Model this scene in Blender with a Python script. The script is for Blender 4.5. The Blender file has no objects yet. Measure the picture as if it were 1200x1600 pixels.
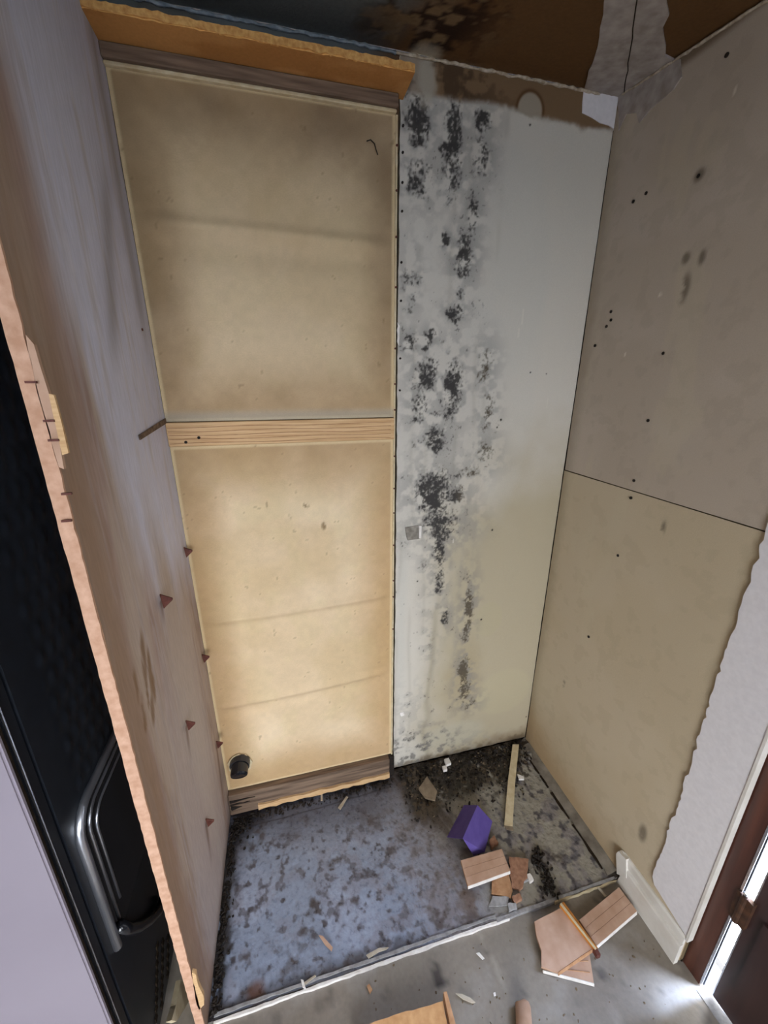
import bpy, bmesh, math, random
import numpy as np
from mathutils import Vector, Matrix

random.seed(7)
S = bpy.context.scene
COL = S.collection

# ------------------------------------------------------------------ camera
FPX = 616.0                                   # focal length in pixels of the 1200 wide frame
PITCH, YAW = math.radians(18.2), math.radians(14.3)
CAM = np.array([-.942, -1.1555, 1.51])        # origin: floor corner of back and right wall
cd = bpy.data.cameras.new('camera')
cd.sensor_fit = 'HORIZONTAL'; cd.sensor_width = 36.0; cd.lens = 36.0 * FPX / 1200.0
cd.clip_start = .02
cam = bpy.data.objects.new('camera', cd); COL.objects.link(cam)
cam.location = CAM; cam.rotation_euler = (math.pi / 2 - PITCH, 0, -YAW)
S.camera = cam

# ------------------------------------------------------------------ sky, exposure
W = bpy.data.worlds.new('overcast_sky'); S.world = W; W.use_nodes = True
bg = W.node_tree.nodes['Background']
bg.inputs[0].default_value = (.90, .945, 1.0, 1); bg.inputs[1].default_value = 13.0
S.view_settings.view_transform = 'Standard'; S.view_settings.look = 'None'
S.view_settings.gamma = 1.0; S.view_settings.use_curve_mapping = False
S.view_settings.exposure = 0.38

def area(name, loc, rot, sx, sy, energy=0, color=(1, 1, 1), portal=False):
    l = bpy.data.lights.new(name, 'AREA'); l.shape = 'RECTANGLE'; l.size = sx; l.size_y = sy
    l.energy = energy; l.color = color
    l.cycles.is_portal = portal
    o = bpy.data.objects.new(name, l); COL.objects.link(o)
    o.location = loc; o.rotation_euler = rot
    return o
WX0, WX1, WZ0, WZ1, WY = -1.85, -.55, .25, 1.95, -3.0      # the glazed opening behind the camera
area('window_portal', ((WX0 + WX1) / 2, WY - .02, (WZ0 + WZ1) / 2), (math.pi / 2, 0, 0), WX1 - WX0, WZ1 - WZ0, portal=True)
RY0, RY1, RZ0, RZ1 = -2.6, -2.05, .85, 1.95              # unseen second window, added to throw cool light on the left panel
area('added_window_portal', (.10, (RY0 + RY1) / 2, (RZ0 + RZ1) / 2), (0, math.pi / 2, 0), RZ1 - RZ0, RY1 - RY0, portal=True)
sun = bpy.data.lights.new('hazy_sun', 'SUN'); sun.energy = 42; sun.angle = math.radians(26); sun.color = (.54, .69, 1)
so = bpy.data.objects.new('hazy_sun', sun); COL.objects.link(so); so.rotation_euler = Vector((-.50, .20, -.84)).to_track_quat('-Z', 'Y').to_euler()
area('door_gap_portal', (.075, -.7925, 1.0), (0, math.pi / 2, 0), 2.0, .03, portal=True)

# ------------------------------------------------------------------ helpers
_F = np.array([math.sin(YAW), math.cos(YAW)]); _R = np.array([math.cos(YAW), -math.sin(YAW)])
_c, _s = math.cos(PITCH), math.sin(PITCH)
def ray(x, y):
    la = x - 600.; v = 800. - y
    h = _F * (v * _s + FPX * _c) + _R * la
    return np.array([h[0], h[1], v * _c - FPX * _s])
def on(x, y, ax, val):                        # where a sight line of the survey meets an axis plane
    d = ray(x, y); return CAM + (val - CAM[ax]) / d[ax] * d
def onfloor(x, y, z=0.0): return Vector(on(x, y, 2, z))
CEIL_Z, CEIL_SLOPE = 2.24, .127               # ceiling drops towards the camera
def onceil(x, y):
    d = ray(x, y); t = (CEIL_Z + CEIL_SLOPE * CAM[1] - CAM[2]) / (d[2] - CEIL_SLOPE * d[1])
    return Vector(CAM + t * d)

def lin(r, g, b):
    f = lambda c: (c / 255 / 12.92) if c / 255 <= .04045 else ((c / 255 + .055) / 1.055) ** 2.4
    return np.array([f(r), f(g), f(b)])

def _hash(i, j, seed):
    n = (i.astype(np.int64) * 374761393 + j.astype(np.int64) * 668265263 + seed * 974711) & 0x7fffffff
    n = ((n ^ (n >> 13)) * 1274126177) & 0x7fffffff
    return ((n ^ (n >> 16)) & 0xffff) / 65535.0
def vnoise(x, y, seed=0):
    i = np.floor(x); j = np.floor(y); fx = x - i; fy = y - j
    fx = fx * fx * (3 - 2 * fx); fy = fy * fy * (3 - 2 * fy)
    a = _hash(i, j, seed); b = _hash(i + 1, j, seed); c = _hash(i, j + 1, seed); d = _hash(i + 1, j + 1, seed)
    return (a * (1 - fx) + b * fx) * (1 - fy) + (c * (1 - fx) + d * fx) * fy
def fbm(x, y, seed=0, octv=4, gain=.5):
    s = 0; w = 1.0; t = 0
    for k in range(octv):
        s = s + w * vnoise(x * 2 ** k + 17.3 * k, y * 2 ** k - 9.1 * k, seed + k); t += w; w *= gain
    return np.clip((s / t - .5) * 1.5 + .5, 0, 1)
def sst(a, b, x):
    t = np.clip((x - a) / (b - a), 0, 1); return t * t * (3 - 2 * t)
def mix(base, col, m):
    return base * (1 - m[..., None]) + np.asarray(col) * m[..., None]
def blob(a, b, ca, cb, ra, rb, soft=.6):      # soft ellipse, 1 in its middle
    d = np.sqrt(((a - ca) / ra) ** 2 + ((b - cb) / rb) ** 2)
    return 1 - sst(1 - soft, 1 + soft, d)

# -- materials
def principled(name):
    m = bpy.data.materials.new(name); m.use_nodes = True
    return m, m.node_tree, m.node_tree.nodes['Principled BSDF']
def painted(name, rough=.8, spec=.3, grain=60, grain_amt=.12, bump=.25, bump_scale=120, stretch=(1, 1, 1), rough_var=.0, dist=.002):
    """albedo from the mesh's own stain map, with procedural grain and relief"""
    m, t, b = principled(name); N, L = t.nodes, t.links
    at = N.new('ShaderNodeAttribute'); at.attribute_name = 'stain'
    tc = N.new('ShaderNodeTexCoord'); mp = N.new('ShaderNodeMapping'); mp.inputs['Scale'].default_value = stretch
    L.new(tc.outputs['Object'], mp.inputs[0])
    nz = N.new('ShaderNodeTexNoise'); nz.inputs['Scale'].default_value = grain; nz.inputs['Detail'].default_value = 5
    L.new(mp.outputs[0], nz.inputs[0])
    mr = N.new('ShaderNodeMapRange'); mr.inputs['From Min'].default_value = .25; mr.inputs['From Max'].default_value = .75
    mr.inputs['To Min'].default_value = 1 - grain_amt; mr.inputs['To Max'].default_value = 1 + grain_amt
    L.new(nz.outputs[0], mr.inputs[0])
    mu = N.new('ShaderNodeVectorMath'); mu.operation = 'MULTIPLY'
    L.new(at.outputs['Color'], mu.inputs[0]); L.new(mr.outputs[0], mu.inputs[1])
    L.new(mu.outputs[0], b.inputs['Base Color'])
    b.inputs['Roughness'].default_value = rough; b.inputs['Specular IOR Level'].default_value = spec
    n2 = N.new('ShaderNodeTexNoise'); n2.inputs['Scale'].default_value = bump_scale; n2.inputs['Detail'].default_value = 6
    L.new(mp.outputs[0], n2.inputs[0])
    if rough_var:
        r2 = N.new('ShaderNodeMapRange'); r2.inputs['From Min'].default_value = .3; r2.inputs['From Max'].default_value = .7
        r2.inputs['To Min'].default_value = rough - rough_var; r2.inputs['To Max'].default_value = min(1, rough + rough_var)
        L.new(nz.outputs[0], r2.inputs[0]); L.new(r2.outputs[0], b.inputs['Roughness'])
    bp = N.new('ShaderNodeBump'); bp.inputs['Strength'].default_value = bump; bp.inputs['Distance'].default_value = dist
    L.new(n2.outputs[0], bp.inputs['Height']); L.new(bp.outputs[0], b.inputs['Normal'])
    return m
def plain(name, col, col2=None, rough=.7, spec=.4, metal=0., scale=30, stretch=(1, 1, 1), bump=.15, detail=4, dist=.002):
    m, t, b = principled(name); N, L = t.nodes, t.links
    c1 = lin(*col); c2 = lin(*(col2 or [c * .8 for c in col]))
    tc = N.new('ShaderNodeTexCoord'); mp = N.new('ShaderNodeMapping'); mp.inputs['Scale'].default_value = stretch
    L.new(tc.outputs['Object'], mp.inputs[0])
    nz = N.new('ShaderNodeTexNoise'); nz.inputs['Scale'].default_value = scale; nz.inputs['Detail'].default_value = detail
    L.new(mp.outputs[0], nz.inputs[0])
    cr = N.new('ShaderNodeValToRGB')
    cr.color_ramp.elements[0].position = .32; cr.color_ramp.elements[0].color = (*c2, 1)
    cr.color_ramp.elements[1].position = .68; cr.color_ramp.elements[1].color = (*c1, 1)
    L.new(nz.outputs[0], cr.inputs[0]); L.new(cr.outputs[0], b.inputs['Base Color'])
    b.inputs['Roughness'].default_value = rough; b.inputs['Specular IOR Level'].default_value = spec; b.inputs['Metallic'].default_value = metal
    if bump:
        bp = N.new('ShaderNodeBump'); bp.inputs['Strength'].default_value = bump; bp.inputs['Distance'].default_value = dist
        L.new(nz.outputs[0], bp.inputs['Height']); L.new(bp.outputs[0], b.inputs['Normal'])
    return m

# -- objects
def tag(o, label=None, cat=None, group=None, kind=None):
    if label: o['label'] = label
    if cat: o['category'] = cat
    if group: o['group'] = group
    if kind: o['kind'] = kind
    return o
def thing(name, loc, label, cat, group=None, kind=None):
    o = bpy.data.objects.new(name, None); COL.objects.link(o); o.location = loc; o.empty_display_size = .05
    return tag(o, label, cat, group, kind)
def base_of(o):
    v = Vector((0, 0, 0))
    while o: v += o.location; o = o.parent
    return v
def link(name, me, mat, parent=None, base=None):
    """world-space mesh -> object; base (or the parent's place) becomes its origin"""
    b = base_of(parent) if parent else Vector(base or (0, 0, 0))
    if b.length: me.transform(Matrix.Translation(-b))
    if mat: me.materials.append(mat)
    o = bpy.data.objects.new(name, me); COL.objects.link(o)
    if parent: o.parent = parent
    else: o.location = b
    return o
class MB:
    def __init__(s): s.bm = bmesh.new()
    def box(s, x0, x1, y0, y1, z0, z1):
        v = [s.bm.verts.new((x, y, z)) for x in (x0, x1) for y in (y0, y1) for z in (z0, z1)]
        for q in ((0, 1, 3, 2), (4, 6, 7, 5), (0, 4, 5, 1), (2, 3, 7, 6), (0, 2, 6, 4), (1, 5, 7, 3)):
            s.bm.faces.new([v[i] for i in q])
        return s
    def prism(s, pts, n):                     # polygon pts, extruded by vector n
        n = Vector(n); a = [s.bm.verts.new(p) for p in pts]; b = [s.bm.verts.new(Vector(p) + n) for p in pts]
        s.bm.faces.new(a); s.bm.faces.new(list(reversed(b)))
        for i in range(len(pts)):
            j = (i + 1) % len(pts); s.bm.faces.new((a[i], b[i], b[j], a[j]))
        return s
    def tube(s, path, r, seg=10, cap=True):
        path = [Vector(p) for p in path]; rr = r if hasattr(r, '__len__') else [r] * len(path); rings = []; u = None
        for i, p in enumerate(path):
            d = (path[min(i + 1, len(path) - 1)] - path[max(i - 1, 0)]).normalized()
            if u is None:
                u = d.cross(Vector((0, 0, 1))); u = u if u.length > .1 else d.cross(Vector((0, 1, 0)))
            else: u = u - d * u.dot(d)                 # carried along without twist
            u.normalize(); w = d.cross(u)
            rings.append([s.bm.verts.new(p + (u * math.cos(2 * math.pi * k / seg) + w * math.sin(2 * math.pi * k / seg)) * rr[i]) for k in range(seg)])
        for A, B in zip(rings, rings[1:]):
            for k in range(seg): s.bm.faces.new((A[k], A[(k + 1) % seg], B[(k + 1) % seg], B[k]))
        if cap: s.bm.faces.new(list(reversed(rings[0]))); s.bm.faces.new(rings[-1])
        return s
    def bevel(s, w, seg=2):
        bmesh.ops.bevel(s.bm, geom=s.bm.edges[:], offset=w, segments=seg, affect='EDGES', clamp_overlap=True); return s
    def build(s, name, mat, parent=None, base=None, smooth=False):
        bmesh.ops.recalc_face_normals(s.bm, faces=s.bm.faces[:])
        big = [f for f in s.bm.faces if len(f.verts) > 4]
        if big: bmesh.ops.triangulate(s.bm, faces=big)
        me = bpy.data.meshes.new(name); s.bm.to_mesh(me); s.bm.free()
        if smooth: me.polygons.foreach_set('use_smooth', [True] * len(me.polygons))
        return link(name, me, mat, parent, base)
def sheet(name, P0, U, V, N, w, h, res, thick, mat, col, disp=None, warp=None, parent=None, edge=None, base=None):
    """a board: finely gridded front (relief disp, stain map col), rim and back"""
    nu, nv = max(2, int(w / res) + 1), max(2, int(h / res) + 1)
    a, b = np.meshgrid(np.linspace(0, w, nu), np.linspace(0, h, nv))
    C = col(a, b); D = disp(a, b) if disp else 0 * a
    a2, b2 = warp(a, b) if warp else (a, b)
    P0, U, V, N = [np.array(q, float) for q in (P0, U, V, N)]
    P = P0 + a2[..., None] * U + b2[..., None] * V + D[..., None] * N
    P = P.reshape(-1, 3); C = C.reshape(-1, 3)
    idx = np.arange(nu * nv).reshape(nv, nu)
    q = np.stack([idx[:-1, :-1], idx[:-1, 1:], idx[1:, 1:], idx[1:, :-1]], -1).reshape(-1, 4)
    rim = np.concatenate([idx[0, :-1], idx[:-1, -1], idx[-1, :0:-1], idx[:0:-1, 0]])
    off = len(P); nr = len(rim)
    Q0 = P[rim]; Q = Q0 - (((Q0 - P0) @ N) + thick)[:, None] * N
    ec = np.array(edge) if edge is not None else None
    # the rim gets vertices of its own so that its colour stays sharp
    P = np.concatenate([P, Q0, Q]); C = np.concatenate([C, np.tile(ec, (nr, 1)) if ec is not None else C[rim], np.tile(ec, (nr, 1)) if ec is not None else C[rim]])
    r0 = off + np.arange(nr); r1 = off + nr + np.arange(nr)
    sk = np.stack([r0, r1, np.roll(r1, -1), np.roll(r0, -1)], -1)
    faces = q.tolist() + sk.tolist()
    me = bpy.data.meshes.new(name); me.from_pydata(P.tolist(), [], faces)
    ca = me.color_attributes.new('stain', 'FLOAT_COLOR', 'POINT')
    ca.data.foreach_set('color', np.concatenate([np.clip(C, .001, 1), np.ones((len(C), 1))], 1).astype(np.float32).ravel())
    sm = [True] * len(q) + [False] * len(sk)
    me.polygons.foreach_set('use_smooth', sm)
    if np.dot(np.cross(U, V), N) < 0: me.flip_normals()
    return link(name, me, mat, parent, base)
def ragged(pts, step, amp, n=(0, 0, 0), smooth=0):
    """break a polygon's sides into short uneven steps"""
    out = []; pts = [Vector(p) for p in pts]
    nn = (pts[1] - pts[0]).cross(pts[2] - pts[1]).normalized()
    for i, p in enumerate(pts):
        q = pts[(i + 1) % len(pts)]; d = q - p; k = max(1, int(d.length / step)); s = d.normalized().cross(nn)
        for j in range(k):
            r = random.uniform(-amp, amp) if j else 0
            out.append(p + d * (j / k) + s * r)
    return out

# ------------------------------------------------------------------ materials
M = {}
M['paper'] = painted('gypsum_board_paper', .85, .2, 500, .05, .12, 350)
M['hardboard'] = painted('hardboard', .8, .25, 260, .06, .12, 300, (1, 1, 2.2))
M['veneer'] = painted('weathered_veneer', .7, .3, 60, .10, .2, 140, (3, 3, .35))
M['pan'] = painted('wet_painted_subfloor', .36, .5, 70, .16, .5, 90, rough_var=.16, dist=.004)
M['floor'] = painted('worn_grey_floor', .48, .45, 90, .10, .2, 160, rough_var=.10)
M['ceiling'] = painted('stained_ceiling', .9, .15, 120, .12, .3, 200)
M['plaster'] = plain('joint_compound', (226, 222, 224), (218, 214, 216), .8, .3, scale=90, bump=.04)
M['plaster_grey'] = plain('grey_joint_compound', (176, 166, 160), (146, 136, 128), .85, .2, scale=35, bump=.15)  # greyer joint compound for the right wall patch and ceiling strip
M['chip'] = plain('raw_chipboard_edge', (212, 172, 148), (188, 146, 120), .85, .2, scale=60, bump=.25, dist=.003)
M['pine'] = plain('pine_batten', (220, 186, 142), (194, 154, 110), .7, .3, scale=9, stretch=(.8, 20, 20), bump=.15, detail=6)
M['pine_pale'] = plain('pale_pine', (214, 200, 168), (194, 174, 138), .7, .3, scale=14, stretch=(3, 3, 3), bump=.15)
M['old_wood'] = plain('weathered_grey_brown_wood', (136, 114, 96), (88, 72, 60), .8, .25, scale=7, stretch=(1, 14, 14), bump=.4, detail=7)
M['orange'] = plain('orange_brown_fibreboard', (206, 138, 66), (186, 118, 52), .8, .25, scale=40, bump=.2)
M['orange_edge'] = plain('torn_fibreboard_edge', (226, 178, 112), (196, 140, 80), .9, .1, scale=120, bump=.5)
M['osb'] = plain('tan_chipboard_face', (208, 164, 118), (184, 138, 94), .85, .2, scale=50, bump=.3)
M['tile'] = plain('pinkish_beige_tile_face', (196, 162, 140), (178, 142, 118), .6, .4, scale=26, bump=.1)
M['tile_back'] = plain('tan_tile_back', (190, 148, 112), (164, 120, 86), .8, .3, scale=60, bump=.25)
M['white'] = plain('chalky_white', (236, 232, 228), (218, 212, 206), .7, .3, scale=60, bump=.1)
M['trim_white'] = plain('white_painted_trim', (226, 222, 216), (208, 202, 192), .5, .4, scale=14, bump=.05)
M['brown'] = plain('reddish_brown_stained_wood', (98, 58, 44), (70, 40, 32), .38, .5, scale=5, stretch=(9, 9, .7), bump=.06, detail=6)
M['door'] = plain('dark_brown_door', (62, 42, 40), (48, 32, 32), .32, .5, scale=5, stretch=(9, 9, .7), bump=.04)
M['brass'] = plain('dull_brass', (96, 66, 48), (64, 44, 34), .5, .4, .3, scale=60, bump=.05)
M['alum'] = plain('bright_aluminium', (222, 224, 230), (200, 204, 214), .25, .5, 1.0, scale=50, bump=.02)
M['rust'] = plain('rusty_brown_steel', (112, 66, 56), (84, 46, 40), .5, .4, .3, scale=90, bump=.1)
M['dark'] = plain('dark_rot', (44, 36, 30), (22, 18, 16), .75, .3, scale=70, bump=.5)
M['pipe'] = plain('black_plastic_pipe', (52, 52, 56), (40, 40, 44), .38, .5, scale=30, bump=.03)
M['black'] = plain('black_steel', (34, 38, 45), (28, 31, 37), .36, .5, scale=40, bump=.02)
M['gloss_black'] = plain('glossy_black_plastic', (30, 31, 36), (24, 25, 29), .16, .6, scale=30, bump=0)
M['rim'] = plain('rib_glare_metal', (214, 218, 228), (204, 208, 218), .28, .6, .9, scale=30, bump=0)  # bright metal colour stands in for glare on the glossy black ribs
M['silver'] = plain('silver_grey_door_skin', (150, 142, 154), (144, 136, 148), .5, .5, .15, scale=4, bump=0)
M['purple'] = plain('purple_card', (98, 82, 152), (86, 70, 140), .7, .3, scale=30, bump=.1)
M['stone'] = plain('brown_shard', (128, 112, 92), (98, 84, 68), .85, .2, scale=50, bump=.4)
M['brick'] = plain('reddish_rubble', (172, 132, 108), (142, 104, 84), .9, .1, scale=80, bump=.5)
M['greychunk'] = plain('grey_mortar', (166, 164, 164), (132, 130, 130), .9, .1, scale=70, bump=.5)
M['cove'] = plain('grimy_coving', (142, 134, 122), (96, 88, 78), .8, .2, scale=22, bump=.3)
M['scrap'] = plain('grey_paper_scrap', (150, 144, 134), (112, 106, 98), .9, .1, scale=60, bump=.3)
M['split'] = plain('grey_splinter', (192, 182, 166), (168, 156, 138), .8, .2, scale=40, bump=.2)
M['concrete'] = plain('pale_concrete', (196, 194, 190), (176, 174, 170), .9, .1, scale=6, bump=.1)
M['asphalt'] = plain('asphalt', (112, 110, 106), (92, 92, 90), .9, .1, scale=6, bump=.1)
M['siding'] = plain('room_wall_paint', (176, 168, 158), (170, 162, 152), .85, .2, scale=8, bump=.05)
M['seam'] = plain('dark_joint', (52, 42, 32), (34, 28, 22), .9, .1, scale=60, bump=.2)
M['bead'] = plain('torn_corner_paper', (196, 184, 166), (150, 134, 112), .9, .1, scale=90, bump=.5)
M['bead_blue'] = plain('grey_blue_torn_paper', (150, 158, 164), (110, 120, 128), .9, .1, scale=90, bump=.5)

# ------------------------------------------------------------------ structure: floor
FZ = -.008                                     # front floor, a little below the pan
EY = -.53                                      # front edge of the pan
PX0, PX1 = -1.234, 0.0
def floor_col(a, b):                           # a from x=-3.2, b from y=0 towards the camera
    x = a - 3.2; y = -b
    c = np.ones(a.shape + (3,)) * lin(136, 127, 116)
    c = mix(c, lin(121, 112, 102), sst(.45, .8, fbm(x * 4, y * 4, 3)) * .7)
    c = mix(c, lin(148, 141, 134), sst(.6, .8, fbm(x * 11, y * 11, 9)) * .5)
    c = mix(c, lin(92, 84, 78), sst(.82, .92, fbm(x * 30, y * 30, 21)) * .6)
    f0, f1 = onfloor(752, 1463, FZ), onfloor(800, 1565, FZ); tt = np.clip(((x - f0.x) * (f1.x - f0.x) + (y - f0.y) * (f1.y - f0.y)) / ((f1 - f0).length ** 2), 0, 1)
    c = mix(c, lin(168, 158, 144), sst(.006, .002, np.hypot(x - f0.x - tt * (f1.x - f0.x), y - f0.y - tt * (f1.y - f0.y))) * .5)
    for (px, py, rx, ry, s) in ((690, 1540, .02, .012, .8), (683, 1525, .012, .03, .7), (940, 1522, .012, .008, .9), (1030, 1470, .01, .02, .7), (680, 1490, .006, .03, .7)):
        p = onfloor(px, py, FZ); c = mix(c, lin(48, 42, 42), blob(x, y, p.x, p.y, rx, ry) * s * sst(.35, .6, fbm(x * 60, y * 60, 5)))
    return c
fl = sheet('floor', (-3.2, .1, FZ), (1, 0, 0), (0, -1, 0), (0, 0, 1), 3.3, 3.3, .012, .1, M['floor'],
           lambda a, b: floor_col(a, b - .1))
tag(fl, 'worn grey floor in front of the stained alcove', 'floor', kind='structure')

def pan_col(a, b):                             # a from x=PX0, b from y=0 towards the camera
    x = PX0 + a; y = -b
    n1 = fbm(x * 7, y * 7, 31); n2 = fbm(x * 26, y * 26, 37); n3 = fbm(x * 60, y * 60, 41)
    c = np.ones(a.shape + (3,)) * lin(136, 147, 168)
    c = mix(c, lin(154, 163, 184), sst(.45, .65, n1) * .6)
    right = sst(-.56, -.40, x + .10 * (n1 - .5) + .20 * (y + .3))
    c = mix(c, lin(150, 145, 134), right)                                     # right third: bare greyish beige
    n4 = fbm(x * 58, y * 58, 47, 3)
    c = mix(c, lin(122, 116, 122), sst(.50, .72, n2) * (.28 + .30 * sst(-.9, -.6, x)))
    c = mix(c, lin(88, 86, 94), sst(.58, .72, n4 * .7 + n2 * .3) * .75)                       # scattered blots
    c = mix(c, lin(62, 58, 62), sst(.70, .82, n4 * .7 + n3 * .3) * .7)
    c = mix(c, lin(120, 108, 108), np.exp(-((n4 - .60) / .03) ** 2) * sst(-.95, -.7, x) * .4)
    # soft grey halo at the back left
    c = mix(c, lin(78, 80, 92), sst(-.26, -.03, y + .14 * (n1 - .5)) * sst(-.5, -.7, x) * .85)
    c = mix(c, lin(122, 112, 108), np.exp(-((x + .52 + .10 * (n1 - .5)) / .13) ** 2) * .55)
    # brown smear running from the board corner to the front
    sx = -.60 + .40 * (-y) + .05 * (n1 - .5)
    sm = 1.6 * np.exp(-((x - sx) / .05) ** 2) * sst(-.42, -.10, y)
    c = mix(c, lin(70, 58, 50), np.clip(sm * (.5 + .9 * fbm(x * 90 + y * 36, y * 10, 44)), 0, .9))
    c = mix(c, lin(104, 88, 78), np.exp(-((x + .50) / .03) ** 2) * sst(-.5, -.42, -np.abs(y + .45) - .4) * sst(.4, .6, n2) * .8)
    # wet dark soil along the back right
    edge = -.13 - .05 * (n1 - .5) * 2 - .03 * n2
    soil = sst(edge - .06, edge + .03, y) * sst(-.63, -.56, x) * sst(.0, -.06, x + .10 * sst(-.02, -.16, y))
    c = mix(c, lin(40, 33, 26), np.clip(soil * sst(.25, .5, n2 * .5 + n3 * .5 + .15), 0, .96))
    c = mix(c, lin(86, 72, 56), np.clip(soil * sst(.55, .62, n3), 0, .8))
    # speckle around the soil
    c = mix(c, lin(46, 38, 32), sst(.58, .66, n3 * .6 + n2 * .4) * sst(-.30, -.12, y) * sst(-.62, -.4, x) * .9)
    ln = np.exp(-((y + .062 + .055 * (x + .62) * -0.6 + .008 * (n1 - .5)) / .0022) ** 2) * sst(-.62, -.66, x) * sst(-1.20, -1.15, x); c = mix(c, lin(30, 28, 32), ln * .8)
    # black grime along the side panel and under the rail
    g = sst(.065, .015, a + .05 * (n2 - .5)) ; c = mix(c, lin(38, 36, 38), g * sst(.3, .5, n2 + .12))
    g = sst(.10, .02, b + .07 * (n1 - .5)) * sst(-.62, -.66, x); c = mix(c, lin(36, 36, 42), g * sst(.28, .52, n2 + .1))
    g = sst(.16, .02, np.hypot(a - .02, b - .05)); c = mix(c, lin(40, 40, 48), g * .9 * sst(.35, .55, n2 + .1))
    g = sst(.045, .01, .53 - b + .04 * (n2 - .5)) * sst(-.6, -.75, x); c = mix(c, lin(62, 58, 60), g * .75)
    # grime line beside the right wall
    c = mix(c, lin(74, 64, 54), sst(-.05, -.02, x) * sst(.4, .6, n2 + .1) * .8)
    # larger blots picked from the floor
    for (px, py, r, s) in ((475, 1475, .02, .8), (450, 1505, .025, .7), (555, 1410, .012, .7), (485, 1418, .02, .7), (520, 1345, .022, .7), (540, 1500, .05, .5),
                           (400, 1548, .03, 1), (840, 1340, .035, 1), (858, 1385, .028, 1), (870, 1340, .02, .9), (690, 1440, .03, .7), (610, 1320, .02, .6),
                           (700, 1440, .03, .5), (740, 1440, .02, .7), (575, 1280, .02, .7), (470, 1280, .018, .7), (400, 1305, .03, .9), (655, 1290, .02, .6)):
        p = onfloor(px, py); m = blob(x, y, p.x, p.y, r, r * 1.1, .8) * sst(.30, .62, n4)
        c = mix(c, lin(68, 58, 54), m * s * .85)
    p = onfloor(400, 1548); c = mix(c, lin(92, 56, 34), blob(x, y, p.x, p.y, .02, .02) * .8)
    return c
def pan_disp(a, b):
    x = PX0 + a; y = -b
    d = .0022 * (fbm(x * 26, y * 26, 37) - .5) + .0022 * (fbm(x * 9, y * 9, 51) - .5)
    soil = sst(-.17, -.06, y) * sst(-.62, -.55, x)
    return d + soil * (.004 + .012 * (fbm(x * 45, y * 45, 61) - .35))
pan = sheet('pan_sheet', (PX0, 0, 0), (1, 0, 0), (0, -1, 0), (0, 0, 1), PX1 - PX0, -EY, .003, .008, M['pan'], pan_col, pan_disp,
            warp=lambda a, b: (a, b + .004 * (fbm(a * 25, a * 0, 71) - .5) * (b > .5)), parent=fl, edge=lin(120, 116, 112))
tag(pan, 'blue-grey mouldy sheet inside the alcove')
# pale cut edge along the front of the pan
def strip_along(x0, x1, y, wid, z0, z1, mat, name, step=.02, amp=.0015):
    n = int((x1 - x0) / step); t = []; bk = []
    for i in range(n + 1):
        x = x0 + (x1 - x0) * i / n; o = random.uniform(-amp, amp)
        t.append(Vector((x, y - wid / 2 + o, z1))); bk.append(Vector((x, y + wid / 2 + random.uniform(-amp, amp) * .6, z1)))
    return MB().prism(t + bk[::-1], (0, 0, z0 - z1)).build(name, mat, fl)
strip_along(-1.22, -.40, EY - .004, .005, FZ, .0015, M['white'], 'edge_strip')
strip_along(-1.22, -.44, EY + .008, .006, -.001, .0035, M['greychunk'], 'edge_strip')
strip_along(-.44, -.02, EY - .001, .009, FZ, .003, M['greychunk'], 'edge_strip')
strip_along(-.245, -.02, EY - .006, .004, FZ, .003, M['pine_pale'], 'edge_strip')
# raised coving strip along the right wall
n = 26; top = []; low = []
for i in range(n + 1):
    y = -.03 - .49 * i / n
    top.append(Vector((-.001, y, .014))); low.append(Vector((-.036 + random.uniform(-.003, .003), y, .0035)))
mb = MB(); v = [[mb.bm.verts.new(p) for p in r] for r in (top, low)]
w = [mb.bm.verts.new((p.x, p.y, -.002)) for p in low]
for i in range(n):
    mb.bm.faces.new((v[0][i], v[0][i + 1], v[1][i + 1], v[1][i])); mb.bm.faces.new((v[1][i], v[1][i + 1], w[i + 1], w[i]))
mb.build('cove_strip', M['cove'], fl)
for (y0, y1) in ((-.06, -.16), (-.17, -.22), (-.24, -.34), (-.36, -.50)):
    pts = []
    for i in range(6): pts.append(Vector((-.037 + random.uniform(-.002, .002), y0 + (y1 - y0) * i / 5, .005)))
    for i in range(6): pts.append(Vector((-.043 + random.uniform(-.003, .002), y1 + (y0 - y1) * i / 5, .005)))
    MB().prism(pts, (0, 0, -.004)).build('grime_line', M['seam'], fl)

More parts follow.
